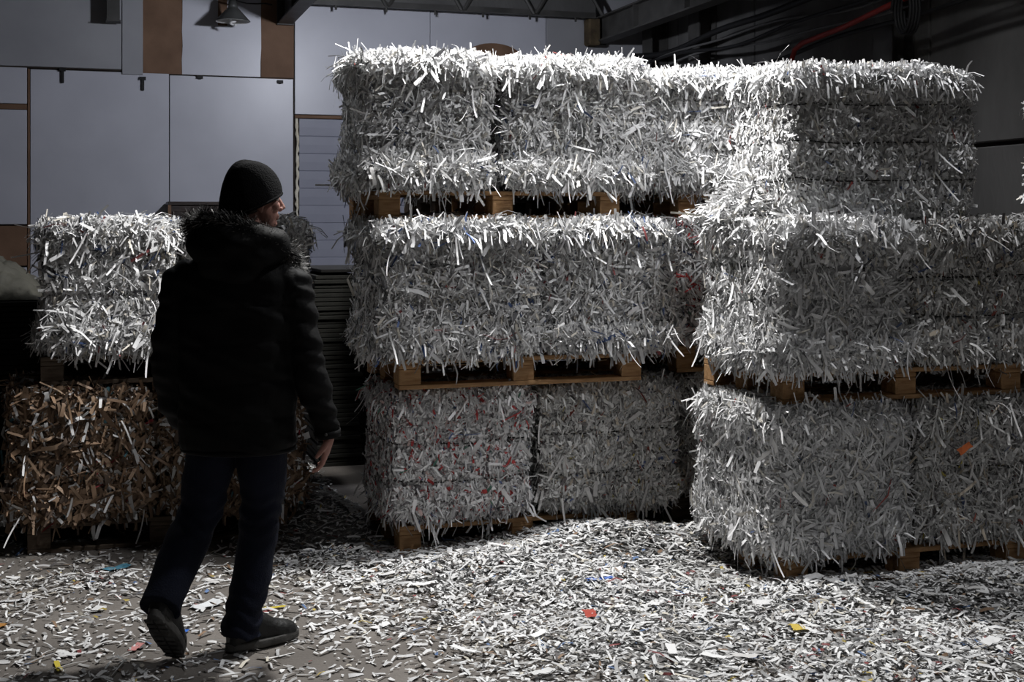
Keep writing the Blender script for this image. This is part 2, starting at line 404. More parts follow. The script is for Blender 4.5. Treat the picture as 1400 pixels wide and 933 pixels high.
# high bay lamps that light the hall, added fill lamps included
def high_bay(x, y, z, watts, colr, cone, tx, ty, label):
    e = empty('high_bay_lamp', (x, y, z)); tag(e, label, 'lamp')
    n = 28
    prof = [(0.23, -0.02), (0.21, 0.05), (0.12, 0.20), (0.07, 0.25), (0.07, 0.40), (0.02, 0.42)]
    rings = [[(r * math.cos(2 * math.pi * j / n), r * math.sin(2 * math.pi * j / n), h) for j in range(n)] for r, h in prof]
    MB().loft(rings, False).build('lamp_shade', LAMPGREY, e, True)
    MB().ell((0, 0, .03), (.06, .06, .10), n=16, m=10).build('bulb', GLOW, e, True)
    MB().tube([(0, 0, .40), (0, 0, ZC - z)], .012, 8).build('hanging_rod', LAMPGREY, e, True)
    L = bpy.data.lights.new('lamp_light', 'SPOT'); L.energy = watts; L.color = colr; L.spot_size = R(cone); L.spot_blend = 0.45; L.shadow_soft_size = 0.10
    lo = bpy.data.objects.new('lamp_light', L); link(lo, e); lo.location = (0, 0, -.09); lo.rotation_euler = (R(tx), R(ty), 0)
for a in LAMPS: high_bay(*a)

# cables and the red hose on the right wall
def sag(y0, z0, y1, z1, s, seed, x=XW - .25, n=26):
    rg = random.Random(seed); p = [rg.uniform(0, 6) for _ in range(3)]
    return [(x + .02 * math.sin(t * 7 + p[0]), y0 + (y1 - y0) * t, z0 + (z1 - z0) * t - s * 4 * t * (1 - t) + .035 * math.sin(t * 11 + p[1]) + .02 * math.sin(t * 23 + p[2])) for t in np.linspace(0, 1, n)]
GREYC = plain('grey_cable', (0.10, 0.10, 0.10), 0.5)
CABLES = [('thick black cable, topmost of the bundle on the right wall', 3.46, .03, .030, BLACK, 0), ('black cable sagging lowest across the right concrete wall', 3.20, .14, .018, BLACK, 1), ('grey cable running just under the thick black cable', 3.38, .06, .012, GREYC, 2),
          ('pale grey cable sagging in front of the dark concrete slabs', 3.30, .10, .011, GREYC, 3), ('thin black cable in the middle of the cable bundle', 3.33, .05, .016, BLACK, 4)]
for lab, z, s, r, mt, k in CABLES:
    o = MB().tube(sag(12.95, z - .02, 5.0, z + .05, s, k + 3, XW - .27 - .014 * k), r, 7).build('electric_cable', mt, None, True); tag(o, lab, 'cable', 'cables on the right wall')
hp = [(XW - .38, 9.38, 2.70), (XW - .38, 9.38, 2.98), (XW - .38, 9.33, 3.06), (XW - .38, 9.2, 3.10), (XW - .38, 8.6, 3.14), (XW - .39, 7.9, 3.22), (XW - .38, 7.0, 3.29), (XW - .38, 5.2, 3.36)]
tag(MB().tube(hp, .022, 8).build('red_hose', RED, None, True), 'thin red hose bending along the dark right wall', 'hose')
cl = [(XW - .48 + .004 * a, 7.72 + .10 * math.cos(a) , 3.14 + .17 * math.sin(a)) for a in np.linspace(0, 8 * math.pi, 90)]
tag(MB().tube(cl, .012, 6).build('cable_coil', BLACK, None, True), 'coiled black cable hanging beside the red hose', 'cable coil')

# ------------------------------------------------------------------ pallets
PL, PD, PH = 1.28, 0.80, 0.145
def pallet_meshes(wood):
    return {'block': [MB().box(-.055, .055, -.06, .06, -.0395, .0395, .004).mesh('block', wood)],
            'deck': MB().box(-PL / 2, PL / 2, -.06, .06, -.011, .011, .003).mesh('deck_board', wood),
            'stringer': MB().box(-.055, .055, -PD / 2, PD / 2, -.011, .011, .003).mesh('stringer_board', wood),
            'bottom': MB().box(-PL / 2, PL / 2, -.055, .055, -.011, .011, .003).mesh('bottom_board', wood)}
PM = {'light': pallet_meshes(WOOD), 'dark': pallet_meshes(DARKWOOD)}
def pallet(cx, yf, z, label, tone='light', rz=0.0):
    e = empty('wooden_pallet', (cx, yf + PD / 2, z), rz); tag(e, label, 'pallet', 'pallets under the bales')
    m = PM[tone]
    for y in (-.345, 0, .345):
        obj('bottom_board', m['bottom'], e, (0, y, .011))
        for x in (-PL / 2 + .055, 0, PL / 2 - .055): obj('block', m['block'][0], e, (x, y * .98, .0615))
    for x in (-PL / 2 + .055, 0, PL / 2 - .055): obj('stringer_board', m['stringer'], e, (x, 0, .112))
    for y in (-.34, -.17, 0, .17, .34): obj('deck_board', m['deck'], e, (0, y, .134))
    return e

# ------------------------------------------------------------------ bales
# prototypes of single long strips that hang loose from the bales
def single_strip(seed, L, W, bend, c):
    rng = np.random.default_rng(seed)
    p = ribbons(np.zeros((1, 3)), np.array([[0, 0, -1.0]]), np.array([[0, -1.0, 0]]), np.array([L]), np.array([W]), np.array([bend]), np.array([rng.uniform(-.6, .6)]), np.array([c]), K=6, centre=False)
    return ribbon_mesh('paper_strip', [p])
STRIPS = {}
for pal, cs in {'white': [(.80, .80, .81), (.74, .74, .75), (.82, .81, .80)], 'blue': [(.78, .78, .79), (.70, .70, .71), (.60, .60, .61)], 'red': [(.76, .75, .76), (.70, .69, .69), (.72, .71, .71)],
                'dull': [(.66, .65, .64), (.58, .57, .56), (.70, .69, .68)], 'card': [(.70, .70, .70), (.24, .155, .095), (.62, .62, .62)]}.items():
    STRIPS[pal] = [single_strip(i * 7 + 1, L, W, b, cs[i % 3]) for i, (L, W, b) in enumerate(((.10, .014, .3), (.15, .010, .5), (.09, .018, -.4), (.18, .008, .5), (.08, .021, .3), (.13, .009, -.5)))]

class Bale:
    def __init__(s, x0, x1, yf, dep, z0, h, seed, wires=(.36, .64), bot=.03, top=.03):
        s.groove = .007 if len(wires) == 3 else .018
        s.c = np.array([(x0 + x1) / 2, yf + dep / 2, z0 + h / 2]); s.h = np.array([(x1 - x0) / 2, dep / 2, h / 2])
        s.rng = np.random.default_rng(seed); s.ph = s.rng.uniform(0, 6.28, (5, 4)); s.wires = wires; s.bot = bot; s.top = top
    def surf(s, q, fn):
        """q in the unit cube surface, fn the face normals: point and normal of the lumpy bale"""
        a = np.abs(q)
        cr = .065
        k = np.stack([a[:, 1] ** 6 + a[:, 2] ** 6, a[:, 0] ** 6 + a[:, 2] ** 6, a[:, 0] ** 6 + a[:, 1] ** 6], 1)
        p = q * (1 - cr * k) * s.h
        w = q * s.h
        d = np.zeros(len(q))
        for i in range(5):
            fr = 4 + 4.5 * i
            d += (.016 / (1 + i * .55)) * np.sin(w[:, 0] * fr * .9 + s.ph[i, 0] + 1.3 * np.sin(w[:, 2] * fr * .5 + s.ph[i, 1])) * np.cos(w[:, 2] * fr + s.ph[i, 2]) * np.cos(w[:, 1] * fr * .8 + s.ph[i, 3])
        side = 1 - np.abs(fn[:, 2])
        v = (q[:, 2] + 1) / 2
        for wz in s.wires: d -= side * s.groove * np.exp(-((v - wz) / .035) ** 2)
        d += side * (s.bot * np.exp(-((v - .12) / .11) ** 2) + s.top * np.exp(-((v - .93) / .09) ** 2))
        n = nrm(fn + .75 * np.sign(q) * a ** 9 * (1 - np.abs(fn)))
        return s.c + p + n * d[:, None], n

FACES = {'front': (1, -1), 'back': (1, 1), 'left': (0, -1), 'right': (0, 1), 'top': (2, 1), 'bottom': (2, -1)}
def face_pts(rng, face, n, ulo=-1, uhi=1):
    ax, sg = FACES[face]
    q = rng.uniform(-1, 1, (n, 3)); q[:, ax] = sg
    fn = np.zeros((n, 3)); fn[:, ax] = sg
    return q, fn

TOTAL = [0]
def bale(label, x0, x1, yf, dep, z0, h, seed, pal='white', style='loose', dens=1.0, wires=(.36, .64), bot=.03, top=.03, fringe=1.0, drape=1.0, left=1.0, loose=22, core=None, group='bales of shredded paper', name='paper_bale', cat='bale'):
    b = Bale(x0, x1, yf, dep, z0, h, seed, wires, bot, top); rng = b.rng
    e = empty(name, ((x0 + x1) / 2, yf + dep / 2, z0)); tag(e, label, cat, group)
    org = np.array(e.location)
    # packed core
    bm = bmesh.new(); bmesh.ops.create_cube(bm, size=2); bmesh.ops.subdivide_edges(bm, edges=bm.edges[:], cuts=15, use_grid_fill=True)
    q = np.array([v.co[:] for v in bm.verts]); a = np.abs(q) > .999
    fn = nrm(np.sign(q) * a)
    p, nn = b.surf(q, fn)
    p = p - nn * .014 - org
    for v, co in zip(bm.verts, p): v.co = co
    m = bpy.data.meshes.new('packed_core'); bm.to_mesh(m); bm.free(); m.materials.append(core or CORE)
    m.polygons.foreach_set('use_smooth', [True] * len(m.polygons)); obj('packed_core', m, e)
    parts = []
    W, D, Hh = x1 - x0, dep, h
    area = {'front': W * Hh, 'left': D * Hh * left, 'right': D * Hh * .3, 'back': W * Hh * .12, 'top': W * D}
    wide = {'card': 1.7}.get(pal, 1.0)
    for face, ar in area.items():
        n = int(ar * dens * (12800 if style == 'loose' else 15500) / wide ** 1.6)
        if n < 5: continue
        q, fn = face_pts(rng, face, n)
        P, N = b.surf(q, fn)
        Z = np.array([[0, 0, 1.0]])
        if face == 'top':
            ang = rng.uniform(0, 6.28, n); T = np.stack([np.cos(ang), np.sin(ang), rng.normal(0, .16, n)], 1)
        else:
            t2 = np.cross(fn, Z)
            spread = .55 if style == 'pressed' else .85
            ang = rng.normal(0, spread, n) + np.where(rng.random(n) < .25, 1.57, 0)
            T = -Z * np.cos(ang)[:, None] + t2 * np.sin(ang)[:, None]
        if style == 'loose':
            L = rng.gamma(2.0, .024, n) * wide ** .5 + .010; Wd = (.0035 + rng.gamma(1.8, .0030, n)) * wide; tilt = rng.normal(.03, .20, n); out = rng.normal(.000, .009, n)
        else:
            L = rng.gamma(2.2, .012, n) + .011; Wd = .0042 + rng.gamma(1.8, .0030, n); tilt = rng.normal(.02, .22, n); out = rng.normal(-.002, .006, n)
        L = np.minimum(L, .20); Wd = np.minimum(Wd, .026 * wide)
        T = T + N * tilt[:, None]
        Nr = N + rng.normal(0, .42, (n, 3))
        parts.append(ribbons(P + N * out[:, None], T, Nr, L, Wd, rng.normal(-.15, .75, n), rng.normal(0, .6, n), colours(rng, n, pal), K=2))
    def edge(n, zq, faces, out0, Lr, lean, Wr=(.004, .013)):
        for face, frac in faces:
            k = int(n * frac)
            if k < 2: continue
            q, fn = face_pts(rng, face, k)
            q[:, 2] = zq + rng.normal(0, .05, k); q[:, 2] = np.clip(q[:, 2], -1, 1)
            P, N = b.surf(q, fn)
            T = fn * (.45 + rng.normal(0, .25, k))[:, None] + np.array([[0, 0, 1.0]]) * (lean + rng.normal(0, .35, k))[:, None] + rng.normal(0, .35, (k, 3))
            L = rng.uniform(*Lr, k) * rng.uniform(.35, 1, k) ** 1.3
            Nn = np.tile([[0, 0, 1.0]], (k, 1)) + rng.normal(0, .25, (k, 3))
            parts.append(ribbons(P - nrm(T) * .035 + fn * out0, T, Nn, L, rng.uniform(*Wr, k) * wide, -np.abs(rng.normal(1.5, .5, k)), rng.normal(0, .5, k), colours(rng, k, pal), K=3, centre=False))
    sides = (('front', W), ('left', D * left), ('right', D * .5))
    edge(640 * drape, .93, sides, -.012, (.05, .20), -.25)
    edge(480 * fringe, -.80, sides, -.012, (.05, .15), -.3)
    edge(230 * fringe, -.92, sides, -.025, (.05, .20), -.55)
    st = obj('shredded_strips', ribbon_mesh('shredded_strips', [(v - org, f, c) for v, f, c in parts]), e); st['kind'] = 'stuff'
    TOTAL[0] += len(st.data.polygons) * 2
    # wires round the bale
    for wz in wires:
        zq = wz * 2 - 1; ring = []
        for (ax, sx, sy) in (('front', -1, 1), ('right', -1, 1), ('back', 1, -1), ('left', 1, -1)):
            k = 12; t = np.linspace(sx, sy, k, endpoint=False); fa, sg = FACES[ax]
            q = np.zeros((k, 3)); q[:, fa] = sg; q[:, 1 - fa] = t; q[:, 2] = zq
            fn = np.zeros((k, 3)); fn[:, fa] = sg
            P, N = b.surf(q, fn); P = P + N * .009; P[:, 2] += rng.normal(0, .002, k) + .006 * np.sin(t * 3 + seed)
            ring += [tuple(x) for x in (P - org)]
        ring.append(ring[0]); ring.append(ring[1])
        MB().tube(ring, .0028, 5).build('baling_wire', WIRE, e, True)
    # single long strips hanging loose
    for i in range(loose):
        face = rng.choice(['front', 'front', 'front', 'left'])
        q, fn = face_pts(rng, face, 1); q[0, 2] = rng.choice([rng.uniform(.5, .95), rng.uniform(-.9, .9), rng.uniform(-.95, -.6)])
        P, N = b.surf(q, fn)
        o = obj('paper_strip', STRIPS[pal][int(rng.integers(0, 6))], e, tuple(P[0] + N[0] * .022 - org))
        o.rotation_euler = (rng.normal(-.12, .25), rng.normal(0, .5), (0 if face == 'front' else -1.57) + rng.normal(0, .5))
    return e

LSG = 'bales of the tall three tier stack'; RSG = 'bales of the right hand stack'; LPG = 'bales of the low stack behind the man'
Z1, BH = .145, .685
T2, T3 = .83, 1.66
# tall stack left of the middle
pallet(2.03, 6.18, 0, 'pallet on the floor under the red flecked bale')
bale('white bale heavily flecked with red, at floor level of the tall stack', 1.34, 2.09, 6.15, .66, Z1, BH, 11, 'red', 'pressed', 1.15, (.30, .60), .02, .03, loose=16, group=LSG)
bale('grey white bale right of the red flecked bale on the floor tier', 2.10, 2.90, 6.15, .76, Z1, BH, 12, 'dull', 'pressed', 1.0, (.30, .62), .03, .03, loose=20, left=.25, group=LSG)
pallet(2.01, 6.10, T2, 'middle tier pallet resting on the red flecked bale')
bale('wide grey bale with drooping blue bits, middle tier above the red flecked bale', 1.26, 2.11, 6.06, .68, T2 + Z1, BH, 13, 'blue', 'loose', 1.1, (.40, .70), .03, .05, 1.7, 1.5, loose=26, group=LSG)
bale('middle tier bale with long hanging white and blue strips', 2.11, 2.84, 6.08, .78, T2 + Z1, BH, 14, 'blue', 'loose', 1.0, (.22, .86), .05, .04, 1.7, 1.5, left=.25, loose=34, group=LSG)
pallet(1.93, 6.20, T3, 'topmost pallet of the tall stack')
bale('brightly lit bale at the top left corner of the tall stack', 1.22, 1.87, 6.18, .66, T3 + Z1, BH, 15, 'white', 'loose', 1.05, (.30, .56), .06, .06, 1.5, 1.5, loose=30, group=LSG)
bale('brightly lit top bale right of the top left corner bale', 1.92, 2.73, 6.18, .78, T3 + Z1, BH, 16, 'white', 'loose', 1.05, (.25, .54), .06, .06, 1.4, 1.5, left=.25, loose=26, group=LSG)
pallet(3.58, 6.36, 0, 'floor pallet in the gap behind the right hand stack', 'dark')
bale('floor tier bale half hidden behind the right hand stack', 2.99, 3.76, 6.34, .74, Z1, BH, 17, 'dull', 'loose', .8, loose=8, group=LSG)
pallet(3.60, 6.34, T2, 'middle tier pallet in the gap behind the right hand stack')
bale('reddish middle tier bale half hidden behind the right hand stack', 2.90, 3.72, 6.32, .74, T2 + Z1, BH, 18, 'red', 'loose', .8, loose=12, group=LSG)
pallet(3.66, 6.44, T3, 'top pallet whose end block shows beside the big pressed bale')
bale('top bale set back between the lit bales and the big pressed bale', 2.78, 3.62, 6.42, .76, T3 + Z1, BH, 19, 'white', 'loose', .95, (.33, .6), .04, .06, 1.3, 1.5, loose=22, group=LSG)
# unseen second row, added so that the gaps of the pallets read dark
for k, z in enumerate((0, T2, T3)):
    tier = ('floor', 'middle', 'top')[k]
    pallet(2.45, 7.12, z, 'pallet of the added unseen second row, ' + tier + ' tier', 'dark')
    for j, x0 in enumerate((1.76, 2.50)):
        bale('added unseen second row bale on the ' + tier + ' tier, ' + ('left' if j == 0 else 'right') + ' of two', x0, x0 + .72, 7.10, .74, z + Z1, BH - .10, 40 + 2 * k + j, 'dull', 'loose', .3, loose=0, drape=.4, fringe=.6, group='bales of the added second row')
# right hand stack, standing nearer
pallet(3.54, 5.06, 0, 'floor pallet under the right hand stack')
bale('long haired grey bale at the floor corner of the right hand stack', 2.80, 3.55, 5.05, .74, Z1, BH, 21, 'white', 'loose', 1.1, (.35, .62), .03, .04, 1.4, 1.4, loose=30, group=RSG)
bale('floor tier bale at the right edge with an orange scrap', 3.57, 4.34, 5.06, .74, Z1, BH, 22, 'dull', 'loose', 1.0, (.52, .8), .03, .02, 1.2, loose=24, left=.25, group=RSG)
pallet(3.54, 5.09, T2, 'middle tier pallet of the right hand stack with an orange end block')
bale('grey bale with shaggy lower edge, middle corner of the right hand stack', 2.83, 3.54, 5.02, .74, T2 + Z1, BH, 23, 'white', 'loose', 1.1, (.45, .7), .05, .04, 1.9, 1.2, loose=34, group=RSG)
bale('flat grey bale at the right edge on the middle tier', 3.55, 4.34, 5.07, .74, T2 + Z1, BH, 24, 'dull', 'pressed', 1.0, (.33, .62), .04, .03, 1.3, loose=26, left=.25, group=RSG)
bale('big square pressed bale with three dark wires on top of the right hand stack', 3.0, 4.03, 5.20, .60, T3 - .005, .735, 25, 'white', 'pressed', 1.25, (.24, .50, .76), .0, .05, .8, 1.6, loose=10, group=RSG)
pallet(5.08, 5.06, 0, 'floor pallet beyond the right edge of the picture'); pallet(5.08, 5.06, T2, 'middle pallet beyond the right edge of the picture')
bale('floor tier bale beyond the right edge of the picture', 4.44, 5.56, 5.06, .74, Z1, BH, 26, 'dull', 'loose', .4, loose=0, group=RSG)
bale('middle tier bale beyond the right edge of the picture', 4.44, 5.56, 5.06, .74, T2 + Z1, BH, 27, 'dull', 'loose', .4, loose=0, group=RSG)
bale('top bale of which only the shaggy left edge enters the picture', 4.78, 5.52, 5.10, .70, T3, .75, 28, 'white', 'loose', .8, loose=10, group=RSG)
# low stack behind the man
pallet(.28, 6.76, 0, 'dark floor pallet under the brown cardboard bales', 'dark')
bale('brown cardboard bale with white scraps, left of the man', -.45, .255, 6.74, .76, Z1, BH - .01, 31, 'card', 'loose', 1.0, (.30, .52, .78), .03, .01, .7, .35, loose=22, core=CORE_BROWN, group=LPG, name='cardboard_bale')
bale('brown cardboard bale half hidden behind the man\'s legs', .27, 1.02, 6.74, .76, Z1, BH - .01, 32, 'card', 'loose', 1.0, (.28, .55), .03, .01, .7, .35, loose=10, core=CORE_BROWN, group=LPG, name='cardboard_bale')
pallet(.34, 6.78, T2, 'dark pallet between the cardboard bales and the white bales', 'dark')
bale('shaggy white bale standing on the brown cardboard bales', -.28, .36, 6.76, .76, T2 + Z1, BH - .01, 33, 'blue', 'loose', .85, (.45,), .05, .04, 1.2, 1.3, loose=40, group=LPG)
bale('white bale half hidden behind the man\'s shoulders', .38, 1.03, 6.76, .76, T2 + Z1, BH - .01, 34, 'blue', 'loose', .85, (.45,), .04, .04, 1.1, 1.2, loose=16, group=LPG)

# ------------------------------------------------------------------ litter on the floor
def hgt(x, y):
    h = .10 * np.exp(-((x - 2.45) / .55) ** 2 - ((y - 5.90) / .30) ** 2)
    h = h + .07 * np.exp(-((x - 3.3) / .8) ** 2 - ((y - 4.75) / .25) ** 2)
    h = h + .05 * np.exp(-((x - 1.75) / .35) ** 2 - ((y - 5.80) / .22) ** 2)
    h = h + .17 * np.exp(-((x - 1.13) / .17) ** 2 - ((y - 6.95) / .55) ** 2)
    h = h + .02 * np.clip((x - 1.2) / .8, 0, 1) * (1 + np.sin(x * 5 + y * 3) * np.cos(y * 4.3 - x * 2))
    return h
def litter_density(x, y):
    d = .10 + .9 / (1 + np.exp(-(x - 1.32 - .22 * np.sin(y * 3.1) + (y - 5.2) * .22) / .16))
    d = d * (.62 + .38 * np.sin(x * 3.7 + 1 + 2 * np.sin(y * 2.3)) * np.cos(y * 3.1 + x))
    d = np.maximum(d, .30 * np.exp(-((y - 6.35) / .30) ** 2) * (.5 + .5 * np.sin(x * 5 + 2)))
    d = np.maximum(d, .55 * np.exp(-((x - 1.05) / .35) ** 2 - ((y - 6.6) / .9) ** 2))
    d = d + .06
    return np.clip(d, 0, 1)
rng = np.random.default_rng(77)
def scatter(n, xr, yr):
    x = rng.uniform(*xr, n); y = rng.uniform(*yr, n)
    k = rng.random(n) < litter_density(x, y)
    return x[k], y[k]
def litter(name, n, xr, yr, label, Ls=(2.2, .016), Wr=(.005, .016)):
    x, y = scatter(n, xr, yr); k = len(x)
    d = litter_density(x, y)
    z = hgt(x, y) + .006 + rng.random(k) * .03 * d
    a = rng.uniform(0, 6.28, k)
    T = np.stack([np.cos(a), np.sin(a), rng.normal(0, .20, k) * (.3 + d)], 1); N = np.tile([[0, 0, 1.0]], (k, 1)) + rng.normal(0, .28, (k, 3)) * (.4 + d)[:, None]
    L = np.minimum(rng.gamma(Ls[0], Ls[1], k) + .012, .16)
    small = rng.random(k) < .45
    L = np.where(small, L * .5, L)
    r = ribbons(np.stack([x, y, z], 1), T, N, L, rng.uniform(*Wr, k) * np.where(small, .8, 1), rng.normal(-.3, .7, k), rng.normal(0, .5, k), colours(rng, k, 'floor'), K=2)
    v = r[0]; v[:, 2] = np.maximum(v[:, 2], hgt(v[:, 0], v[:, 1]) * .8 + .0015)
    o = obj(name, ribbon_mesh(name, [r])); tag(o, label, 'paper litter', kind='stuff'); TOTAL[0] += k * 4
litter('paper_litter', 118000, (-1.2, 4.7), (3.0, 6.3), 'shredded paper litter strewn over the concrete floor')
litter('paper_litter', 24000, (-1.2, 1.35), (6.0, 9.0), 'dark drift of shredded paper in the gap between the stacks')
# the loose heap itself under the strips
hx = np.linspace(.7, 4.7, 90); hy = np.linspace(3.6, 8.4, 90)
X, Y = np.meshgrid(hx, hy); Zz = hgt(X, Y) - .012
v = np.stack([X, Y, Zz], -1).reshape(-1, 3); n = 90
f = [(j * n + i, j * n + i + 1, (j + 1) * n + i + 1, (j + 1) * n + i) for j in range(n - 1) for i in range(n - 1) if max(Zz[j, i], Zz[j + 1, i + 1], Zz[j + 1, i], Zz[j, i + 1]) > .006]
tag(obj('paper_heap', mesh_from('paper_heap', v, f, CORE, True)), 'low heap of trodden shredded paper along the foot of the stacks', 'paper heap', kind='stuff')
# loose fluff piled on the corner of the right hand stack
k = 900; g = np.random.default_rng(5)
x = 2.90 + g.normal(0, .07, k); y = 5.55 + g.normal(0, .12, k); z = 1.66 + np.abs(g.normal(0, .075, k)) * np.exp(-((x - 2.93) / .12) ** 2)
a = g.uniform(0, 6.28, k)
r1 = ribbons(np.stack([x, y, z], 1), np.stack([np.cos(a), np.sin(a), g.normal(0, .35, k)], 1), np.tile([[0, 0, 1.0]], (k, 1)) + g.normal(0, .4, (k, 3)), g.gamma(3, .025, k) + .03, g.uniform(.006, .014, k), g.normal(-.6, .7, k), g.normal(0, .6, k), colours(g, k, 'white'), K=4)
tag(obj('paper_fluff', ribbon_mesh('paper_fluff', [r1])), 'bright tuft of loose paper strips beside the big pressed bale', 'paper fluff', kind='stuff')

# single scraps large enough to pick out
def scrap_mesh(name, L, W, c, seed):
    g = random.Random(seed); nx, ny = 5, 3
    v = []; t = .0012
    for s in (0, 1):
        for i in range(nx):
            for j in range(ny):
                u, q = i / (nx - 1) - .5, j / (ny - 1) - .5
                v.append((u * L + g.uniform(-.08, .08) * L * (abs(q) > .4), q * W + g.uniform(-.12, .12) * W, .003 + .30 * W * (math.sin(u * 4 + seed) ** 2) * abs(u) + .05 * W * g.random() + s * t))
    f = []
    for i in range(nx - 1):
        for j in range(ny - 1):
            a = i * ny + j; b = a + ny
            f.append((a, a + 1, b + 1, b)); f.append((a + nx * ny, b + nx * ny, b + 1 + nx * ny, a + 1 + nx * ny))
    m = mesh_from(name, v, f, None)
    at = m.attributes.new('tint', 'FLOAT_COLOR', 'POINT'); at.data.foreach_set('color', np.tile([*c, 1], len(v)).astype(np.float32)); m.materials.append(PAPER)
    return m
SW = [scrap_mesh('paper_scrap', L, W, c, i) for i, (L, W, c) in enumerate(((.10, .035, (.80, .80, .80)), (.13, .025, (.74, .74, .75)), (.08, .05, (.70, .70, .70)), (.15, .02, (.82, .82, .81)), (.09, .03, (.62, .61, .60))))]
g = random.Random(9); cnt = 0
while cnt < 110:
    x, y = g.uniform(-.6, 4.2), g.uniform(4.0, 6.0)
    if g.random() > float(litter_density(np.array([x]), np.array([y]))[0]) + .15: continue
    if abs(x - .5) < .35 and abs(y - 4.98) < .3: continue
    left = x < 1.2
    o = obj('paper_scrap', SW[g.randrange(5)], None, (x, y, float(hgt(np.array([x]), np.array([y]))[0]) + (.002 if left else .02)), (g.uniform(-.12, .12) * (not left), g.uniform(-.12, .12) * (not left), g.uniform(0, 6.28)))
    tag(o, 'flat white paper scrap on the mostly bare concrete left of the tall stack' if left else 'flat white paper scrap on the thick litter before the stacks', 'paper scrap', 'white scraps on bare concrete' if left else 'white scraps on the litter'); cnt += 1
for (x, y, L, W, c, lab, nm) in ((.30, 5.30, .05, .03, (.03, .14, .55), 'small bright blue scrap on the concrete between the man\'s feet', 'blue_scrap'), (.62, 5.78, .09, .04, (.10, .28, .62), 'light blue scrap on the floor right of the man\'s legs', 'blue_scrap'),
                               (.06, 6.35, .12, .05, (.10, .30, .42), 'teal scrap on the floor in front of the cardboard bales', 'teal_scrap'), (-.16, 5.02, .12, .02, (.62, .50, .06), 'long yellow strip on the concrete left of the man', 'yellow_strip'),
                               (.70, 5.50, .10, .02, (.60, .48, .05), 'yellow strip on the concrete right of the man\'s front foot', 'yellow_strip'), (-.10, 4.72, .07, .035, (.03, .08, .45), 'dark blue scrap lying in the man\'s shadow', 'blue_scrap'),
                               (-.42, 5.60, .08, .05, (.42, .20, .05), 'orange brown scrap on the floor at the left edge', 'orange_scrap'), (.12, 5.15, .08, .03, (.60, .25, .24), 'pink scrap on the concrete behind the lifted foot', 'pink_scrap'),
                               (1.9, 4.9, .09, .05, (.40, .06, .04), 'red brown scrap in the thick litter before the tall stack', 'red_scrap'), (2.1, 5.3, .12, .04, (.08, .16, .48), 'blue scrap in the thick litter before the tall stack', 'blue_scrap'),
                               (.42, 5.62, .13, .07, (.72, .74, .76), 'large crumpled white scrap on the floor between the man\'s legs', 'paper_scrap'), (2.6, 4.45, .09, .05, (.60, .45, .08), 'yellow scrap in the litter before the right hand stack', 'yellow_scrap')):
    z = float(hgt(np.array([x]), np.array([y]))[0])
    tag(obj(nm, scrap_mesh(nm, L, W, c, int(x * 100) + 50), None, (x, y, z + (.02 if x > 1.2 else .004)), (0, 0, x * 9)), lab, 'paper scrap')
# orange scrap stuck in the right floor bale
tag(obj('orange_scrap', scrap_mesh('orange_scrap', .07, .03, (.62, .16, .05), 3), None, (3.80, 5.015, .60), (R(80), R(-30), 0)), 'orange scrap sticking out of the right edge floor bale', 'paper scrap')

# ------------------------------------------------------------------ dark stacks of boards behind
def board_stack(x0, x1, y0, y1, top, label, mat, seed, t=.03):
    e = empty('board_stack', (x0, y0, 0)); tag(e, label, 'board stack')
    g = random.Random(seed); z = 0.0
    ms = [MB().box(0, x1 - x0, 0, y1 - y0, 0, t - .004, .003).mesh('board', mat)]
    k = 0
    while z < top - t * .5:
        dx = .018 * math.sin(k * .23 + seed) + g.uniform(-.012, .012)
        o = obj('board', ms[0], e, (dx, g.uniform(-.012, .012), z), (0, 0, g.uniform(-.012, .012))); z += t; k += 1
    return e, z
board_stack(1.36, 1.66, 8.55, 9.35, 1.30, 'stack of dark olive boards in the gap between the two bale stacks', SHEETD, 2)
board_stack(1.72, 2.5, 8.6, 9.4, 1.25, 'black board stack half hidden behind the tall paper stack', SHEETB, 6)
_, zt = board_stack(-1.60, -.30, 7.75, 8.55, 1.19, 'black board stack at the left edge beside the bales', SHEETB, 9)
board_stack(-.26, 1.15, 7.72, 8.50, 1.19, 'black board stack added behind the low stack to darken its pallet gaps', SHEETB, 14)  # added to keep the pale wall from showing through the pallet
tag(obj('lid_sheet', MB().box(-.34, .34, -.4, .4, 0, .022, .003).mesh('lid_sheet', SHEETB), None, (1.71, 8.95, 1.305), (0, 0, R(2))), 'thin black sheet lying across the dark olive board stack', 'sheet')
# crumpled grey tarpaulin on the left board stack
n = 64; v = []
for j in range(n):
    for i in range(n):
        u, q = i / (n - 1) * 2 - 1, j / (n - 1) * 2 - 1
        r = max(0, 1 - abs(u) ** 3) * max(0, 1 - abs(q) ** 3)
        h = .21 * r ** .6 * (1 + .18 * noise.noise(Vector((u * 3, q * 3, 1)))) + .11 * r * abs(noise.noise(Vector((u * 6, q * 6, 4)))) + .05 * r * abs(noise.noise(Vector((u * 14, q * 14, 9)))) 
        v.append((-.95 + u * .62, 8.15 + q * .38, zt + .004 + h))
f = [(j * n + i, j * n + i + 1, (j + 1) * n + i + 1, (j + 1) * n + i) for j in range(n - 1) for i in range(n - 1)]
tag(obj('tarpaulin', mesh_from('tarpaulin', v, f, TARP, True)), 'crumpled grey tarpaulin bundle on the black boards at left', 'tarpaulin')
